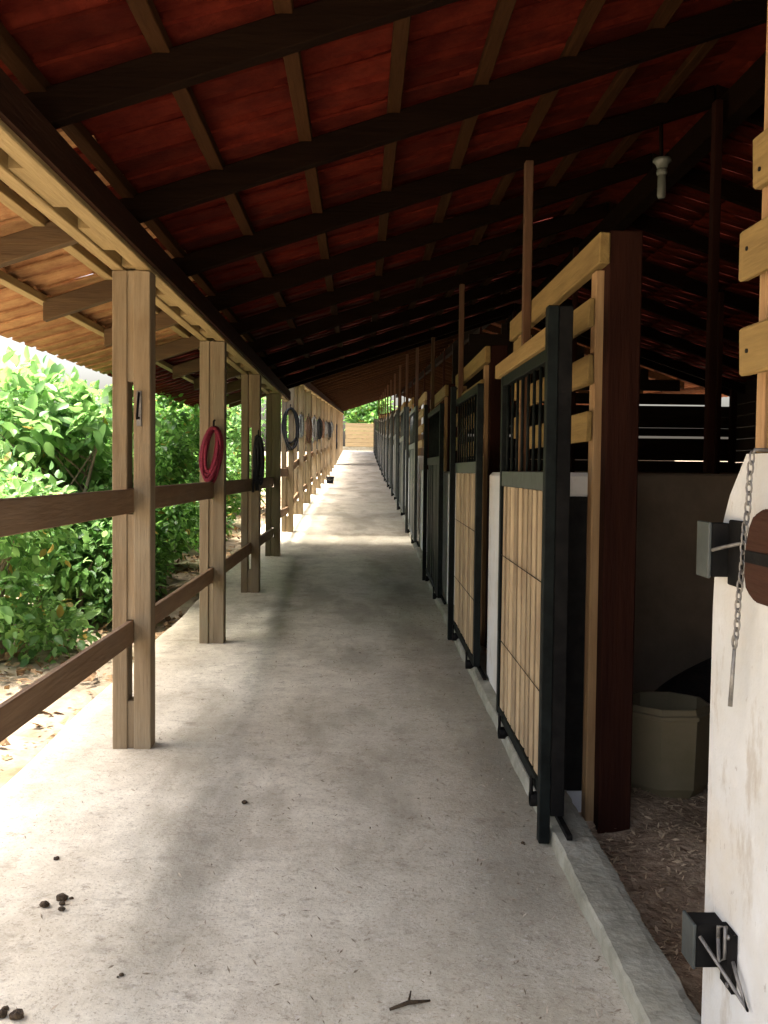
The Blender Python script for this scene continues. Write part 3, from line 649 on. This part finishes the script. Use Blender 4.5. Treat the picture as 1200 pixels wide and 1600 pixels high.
# ------------------------------------------------------------------ ropes, straps and halters on the posts
def loop_pts(cx, cy, zt, rx, rz, n=22, ph=0.0, lean=0.0, wob=0.0):
    out = []
    for j in range(n + 1):
        q = math.pi / 2 + 2 * math.pi * j / n
        z = zt - rz + rz * math.sin(q)
        out.append((cx + rx * math.cos(q) + lean * (zt - z), cy + wob * math.sin(2 * q + ph) + 0.01 * math.cos(q + ph), z))
    return out
def rope_thing(name, label, cat, y, zt, x=None, m='redrope', loops=4, rx=0.05, rz=0.2, rad=0.009, hook=True, hang=0, yo=-0.085, lean=0.0, group=None):
    x = XP + 0.05 if x is None else x; yy = y + yo
    t = thing(name, (x, yy, zt), label, cat, group)
    if hook:
        bm = B(); tube(bm, [(x, y - 0.055, zt + 0.06), (x, yy - 0.02, zt + 0.05), (x, yy - 0.03, zt + 0.0), (x, yy - 0.005, zt - 0.02)], 0.007, 6); obj('hook', bm, 'blacksteel', t)
    for i in range(loops):
        bm = B(); tube(bm, loop_pts(x + rnd.uniform(-.012, .012), yy + rnd.uniform(-.02, .02), zt + rnd.uniform(-.01, .01), rx * rnd.uniform(0.7, 1.2), rz * rnd.uniform(0.85, 1.1), ph=i, lean=lean + rnd.uniform(-.05, .05), wob=0.012), rad, 6, cap=False)
        obj('coil', bm, m, t)
    for i in range(hang):
        q = rnd.uniform(-.03, .03); L = rz * rnd.uniform(1.5, 2.6)
        bm = B(); tube(bm, [(x + q, yy, zt), (x + q * 1.4, yy - .02, zt - L * .4), (x + q * 1.2 + rnd.uniform(-.03, .03), yy, zt - L)], rad * 1.1, 6); obj('tail', bm, m, t)
    return t
rope_thing('rope_coil', 'pink-red rope coil hanging from a black hook on the greenish post', 'rope', 7.25, 1.80, x=XP + 0.02, m='redrope', loops=9, rx=0.06, rz=0.185, rad=0.012, lean=-0.1)
rope_thing('strap_bundle', 'black straps hanging on the slotted brown post', 'straps', 9.74, 1.83, x=XP + 0.085, m='blackrope', loops=5, rx=0.035, rz=0.22, rad=0.012, hang=6)
rope_thing('halter', 'large dark rope loop hanging on the first post under the raised roof', 'halter', 14.65, 2.42, x=XP + 0.04, m='blackrope', loops=3, rx=0.105, rz=0.29, rad=0.015)
cols = ['greyrope', 'brownrope', 'greyrope', 'blackrope', 'brownrope', 'greyrope', 'blackrope', 'greyrope']
for j in range(1, 9):
    rope_thing('halter', '%s tangle of straps hung on the %s post under the raised roof' % ({'greyrope': 'grey', 'brownrope': 'brown leather', 'blackrope': 'black'}[cols[j - 1]], ORD[j]), 'halter',
               POSTS[5 + j], floor_z(POSTS[5 + j]) + 1.75, m=cols[j - 1], loops=5, rx=rnd.uniform(0.03, 0.075), rz=rnd.uniform(0.16, 0.28), rad=0.014, hang=7, group='halters on the far posts')
# saddle blanket on a far rail
t = thing('saddle_blanket', (XP + .1, 41, floor_z(41)), 'blue-grey blanket folded over the far end of the railing', 'blanket')
bm = B(); N = 10; z = floor_z(40.5)
for s in (-1, 1):
    g = [[bm.verts.new((XP + 0.02 + s * (0.06 + 0.03 * math.sin(j * 1.3 + i)), 39.8 + 1.3 * i / N, z + 1.65 - 1.0 * j / N)) for i in range(N + 1)] for j in range(N + 1)]
    for j in range(N):
        for i in range(N): bm.faces.new((g[j][i], g[j][i + 1], g[j + 1][i + 1], g[j + 1][i])).smooth = True
    if s < 0: g0 = g[0]
for i in range(N): bm.faces.new((g0[i], g0[i + 1], g[0][i + 1], g[0][i]))
obj('cloth', bm, 'bluecloth', t)
part('stand', 'post', t, XP - 0.02, XP + 0.06, 39.9, 41.0, z, z + 1.6)
# iron hasp in the upper slot of the nearest post
t = thing('iron_hasp', (XP + 0.04, 4.66, 1.75), 'small rusty iron hasp on the nearest post', 'hasp')
part('plate', 'iron', t, XP + 0.028, XP + 0.052, 4.663, 4.671, 1.70, 1.87, bev=0.002)
bm = B(); tube(bm, [(XP + .04, 4.665, 1.86), (XP + .045, 4.635, 1.845), (XP + .04, 4.63, 1.77), (XP + .035, 4.645, 1.735), (XP + .04, 4.664, 1.74)], 0.006, 6); obj('hook', bm, 'blacksteel', t)
# bucket far along the walkway
t = thing('bucket', (-0.86, 27, floor_z(27)), 'small dark bucket on the floor at the foot of a far post', 'bucket')
z = floor_z(27)
bm = B(); lathe(bm, [(0.001, z + .004), (0.09, z + .004), (0.12, z + 0.2), (0.113, z + 0.2), (0.085, z + 0.03), (0.001, z + .03)], -0.86, 27, 14); obj('pail', bm, 'blackrope', t)
bm = B(); tube(bm, [(-0.98, 27, z + .19), (-0.96, 26.95, z + .13), (-0.86, 26.87, z + .09), (-0.76, 26.95, z + .13), (-.74, 27, z + .19)], 0.006, 6); obj('handle', bm, 'iron', t)

# ------------------------------------------------------------------ far end
t = thing('board_fence', (-0.2, 59, floor_z(59)), 'pale yellow board wall closing the far end of the walkway', 'board wall')
z = floor_z(58)
part('plinth', 'kerb', t, -2.2, 1.6, 59.02, 59.2, z - .2, z + 0.28)
for i in range(6): part('board', 'endwood', t, -0.95 + rnd.uniform(-.03, .03), 0.9, 59.0, 59.05, z + 0.285 + i * 0.24, z + 0.285 + i * 0.24 + 0.225)
for x in (-.9, 0.85): part('post', 'post', t, x - .06, x + .06, 59.06, 59.18, z, z + 1.75)

# ------------------------------------------------------------------ plants
LEAF_V = np.array([(0, 0, 0), (0.3, 0, -0.02), (0.65, 0, -0.05), (1, 0, -0.16), (0.16, 0.19, 0.05), (0.45, 0.29, 0.07), (0.78, 0.17, 0.0), (0.16, -0.19, 0.05), (0.45, -0.29, 0.07), (0.78, -0.17, 0.0)], np.float32)
LEAF_F = np.array([(0, 1, 4), (1, 5, 4), (1, 2, 5), (2, 6, 5), (2, 3, 6), (0, 7, 1), (1, 7, 8), (1, 8, 2), (2, 8, 9), (2, 9, 3)], np.int32)
def leaves(centres, radii, n, size, seed, shell=0.55):
    g = np.random.default_rng(seed)
    vol = np.array([r[0] * r[1] * r[2] for r in radii]) ** 0.75; vol = vol / vol.sum()
    idx = g.choice(len(centres), n, p=vol)
    d = g.normal(size=(n, 3)); d /= np.linalg.norm(d, axis=1)[:, None]
    rr = (shell + (1 - shell) * g.random(n) ** 0.8) * (1 + 0.12 * g.normal(size=n))
    C, Rr = np.array(centres), np.array(radii)
    P = C[idx] + d * rr[:, None] * Rr[idx]
    fwd = d + g.normal(size=(n, 3)) * 0.75 + np.array((0, 0, -0.15)); fwd /= np.linalg.norm(fwd, axis=1)[:, None]
    up = np.array((0, 0, 1.0)) + g.normal(size=(n, 3)) * 0.55 + d * 0.35
    side = np.cross(up, fwd); side /= np.linalg.norm(side, axis=1)[:, None] + 1e-6; up = np.cross(fwd, side)
    s = size * (0.55 + 0.8 * g.random(n))
    Rm = np.stack([fwd, side, up], axis=2) * s[:, None, None]
    V = np.einsum('nij,kj->nki', Rm, LEAF_V) + P[:, None, :]
    F = LEAF_F[None] + (np.arange(n) * len(LEAF_V))[:, None, None]
    a0 = np.clip(0.45 + 0.38 * g.normal(size=n), 0, 0.98); a0[g.random(n) < 0.02] = 1.0
    a = np.repeat(a0, len(LEAF_F))
    keep = V[:, :, 2].min(axis=1) > -5
    return V.reshape(-1, 3), F.reshape(-1, 3), a
def shrub(name, x, y, h, spread, label, nleaf, size, seed, m='leaf', cat='shrub', group='shrubs along the garden side', base=0.02, nst=6, trunk=0.03):
    g = random.Random(seed); z0 = gz(x, y) - 0.02
    t = thing(name, (x, y, z0), label, cat, group)
    cs, rs = [], []
    bm = B()
    for i in range(nst * 3):
        a = g.uniform(0, 6.283); r = g.uniform(0.1, 0.75) * spread
        z = z0 + h * g.uniform(base + 0.12, 0.86)
        k = g.uniform(0.26, 0.5) * spread
        cs.append((x + r * math.cos(a), y + r * math.sin(a) * 1.25, z)); rs.append((k, k * 1.15, k * g.uniform(0.6, 0.95)))
        if i % 3 == 0:
            b0 = Vector((x + g.uniform(-.2, .2) * spread, y + g.uniform(-.25, .25) * spread, z0)); e = Vector(cs[-1])
            mid = b0.lerp(e, 0.5) + Vector((g.uniform(-.1, .1), g.uniform(-.1, .1), 0.1 * h)) * spread
            tube(bm, [b0, b0.lerp(mid, .5) + Vector((g.uniform(-.04, .04), g.uniform(-.04, .04), 0)), mid, mid.lerp(e, .6), e], [trunk, trunk * .85, trunk * .65, trunk * .4, trunk * .2], 6)
            for q in range(4):
                f = Vector(cs[g.randrange(len(cs))]); tube(bm, [mid.lerp(e, q / 5), mid.lerp(f, .6), f], [trunk * .35, trunk * .25, trunk * .1], 5)
    for i in range(nst + 2 if cat == 'shrub' else 0):
        a = g.uniform(0, 6.283); r = g.uniform(0.3, 0.8) * spread; k = g.uniform(0.25, 0.4) * spread
        cs.append((x + r * math.cos(a), y + r * math.sin(a) * 1.3, z0 + g.uniform(0.12, 0.3) * h)); rs.append((k, k * 1.2, k * .8))
    cs.append((x, y, z0 + h * 0.78)); rs.append((spread * .5, spread * .55, h * 0.2))
    obj('stem', bm, 'bark', t)
    V, F, a = leaves(cs, rs, nleaf, size, seed)
    np_mesh('crown', V, F, m, t, attr=a)
    return t
SH = [(-2.75, 7.1, 1.45, 0.72, 'sparse low shrub with bare lower stems at the left edge beside the litter', 3600, 0.085, 'leaf2'),
      (-2.95, 8.9, 2.35, 0.95, 'tall shrub with broad pale leaves, left of the nearest post', 5200, 0.15, 'leaf2'),
      (-2.45, 8.8, 1.35, 0.65, 'low bright shrub under the broad-leaved one', 4200, 0.085, 'leaf2'),
      (-2.6, 10.2, 2.0, 0.85, 'bushy mid-green shrub just left of the nearest post', 8000, 0.085, 'leaf'),
      (-2.75, 11.8, 2.35, 0.95, 'dense small-leaved shrub between the nearest post and the pink rope', 10000, 0.08, 'leaf'),
      (-2.8, 13.8, 2.45, 1.0, 'dense tall shrub seen past the pink rope post', 10000, 0.085, 'leaf'),
      (-2.8, 16.0, 2.3, 1.0, 'rounded shrub seen past the black strap post', 9000, 0.09, 'leaf'),
      (-2.9, 18.4, 2.4, 1.1, 'pale green shrub just before the dark greenish post', 8000, 0.10, 'leaf2'),
      (-3.4, 23.0, 2.2, 1.2, 'far shrub beside the first raised posts', 5000, 0.12, 'leaf'),
      (-4.2, 30.0, 2.2, 1.3, 'farthest shrub beside the raised posts', 4000, 0.14, 'leaf2'),
      (-4.9, 13.2, 2.0, 1.1, 'shrub in the second row behind the broad-leaved one', 4200, 0.12, 'leaf'),
      (-5.2, 17.5, 2.3, 1.2, 'shrub in the second row behind the dense small-leaved one', 4200, 0.12, 'leaf2')]
for i, (x, y, h, s, lab, n, sz, m) in enumerate(SH): shrub('garden_shrub', x, y, h, s, lab, n, sz, 100 + i, m)
shrub('broadleaf_tree', 0.6, 68, 4.6, 2.4, 'round green tree beyond the pale board wall', 6000, 0.34, 300, 'leaf', 'tree', None, 0.3, 6, 0.12)
shrub('broadleaf_tree', -4.5, 74, 5.6, 3.0, 'lighter green tree beyond the railing at the far end', 6000, 0.34, 301, 'leaf2', 'tree', None, 0.3, 6, 0.12)

# ------------------------------------------------------------------ loose litter
def scatter(name, n, xr, yr, zf, size, aspect, m, label, seed, thick=0.25, dens=None):
    g = np.random.default_rng(seed)
    P = np.stack([g.uniform(*xr, n), g.uniform(*yr, n)], 1)
    if dens is not None: P = P[g.random(n) < np.array([dens(*p) for p in P])]; n = len(P)
    a = g.uniform(0, 6.283, n); s = size * (0.4 + 1.2 * g.random(n) ** 2)
    tx, ty = np.cos(a), np.sin(a); tilt = g.normal(0, 0.35, n); roll = g.normal(0, 0.4, n)
    z = np.array([zf(*p) for p in P]) + 0.003 + 0.25 * s * np.abs(np.sin(tilt)) + 0.5 * s * aspect * np.abs(np.sin(roll))
    F0 = np.stack([tx * np.cos(tilt), ty * np.cos(tilt), np.sin(tilt)], 1); S0 = np.stack([-ty * np.cos(roll), tx * np.cos(roll), np.sin(roll)], 1)
    C = np.concatenate([P, z[:, None]], 1)
    h = s[:, None] * 0.5; q = h * aspect
    U = np.cross(F0, S0) * q * thick
    V = np.stack([C - F0 * h, C + S0 * q + U, C + F0 * h, C - S0 * q + U], 1).reshape(-1, 3)
    F = np.arange(n * 4).reshape(-1, 4)
    o = np_mesh(name, V, F, m); return tag(o, label, None, None, 'stuff')
scatter('wood_shavings', 9000, (0.90, 2.3), (1.4, 4.6), bed_z, 0.028, 0.3, 'chip', 'pale wood shavings strewn over the stall bedding', 5)
scatter('straw_scraps', 12000, (-1.4, 0.72), (1.6, 9), lambda x, y: floor_z(y), 0.019, 0.25, 'straw', 'tiny straw scraps and dust strewn on the concrete walkway', 6, dens=lambda x, y: min(1, 0.15 + 0.45 * min(1, max(0, (x + 0.9) / 1.3)) + (0.6 if x > 0.62 else 0)))
scatter('leaf_litter', 5000, (-3.6, -1.6), (3.0, 22), gz, 0.085, 0.55, 'litter', 'brown dead leaves on the soil beside the walkway', 8, dens=lambda x, y: 1.0 if x > -2.6 else 0.5)
def clod(x, y, n, label, s=0.03):
    bm = B(); g = random.Random(int(x * 1000) + int(y * 77))
    for i in range(n):
        r = 0.8 * s * g.uniform(0.35, 1.0); a = g.uniform(0, 6.28); q = 0 if i == 0 else s * g.uniform(0.9, 2.2)
        mt = Matrix.Translation((x + q * math.cos(a), y + q * math.sin(a) * 0.8, floor_z(y) + r * 0.45)) @ Matrix.Diagonal((r, r * g.uniform(.7, 1.1), r * 0.6, 1))
        ret = bmesh.ops.create_icosphere(bm, subdivisions=2, radius=1, matrix=mt)
        for v in ret['verts']: v.co += Vector((g.uniform(-1, 1), g.uniform(-1, 1), g.uniform(-1, 1))) * r * 0.14
    tag(obj('dung_clod', bm, 'dung', base=(x, y, floor_z(y))), label, 'dung', 'dung clods on the walkway')
clod(-0.955, 3.08, 5, 'cluster of small dark dung clods on the bright concrete', 0.026)
clod(-1.08, 3.42, 1, 'single pale brown clod lying alone near the bright patch', 0.03)
clod(-0.925, 2.47, 3, 'largest dark clod in the bottom left corner', 0.034)
clod(-0.66, 2.66, 2, 'two tiny dark crumbs in the lower left', 0.012)
clod(-0.47, 3.98, 2, 'small flat brown crumbs out in the middle of the walkway', 0.018)
clod(0.63, 3.55, 2, 'little dark clod beside the foot of the thick gate stile', 0.016)
bm = B(); tube(bm, [(0.09, 2.48, 0.075), (0.14, 2.50, 0.082), (0.20, 2.52, 0.076)], [0.004, 0.006, 0.003], 6); tube(bm, [(0.14, 2.50, 0.08), (0.15, 2.56, 0.08)], [0.004, 0.002], 5)
tag(obj('twig', bm, 'dung', base=(0.14, 2.5, 0.07)), 'short dark twig on the concrete at the bottom of the picture', 'twig')
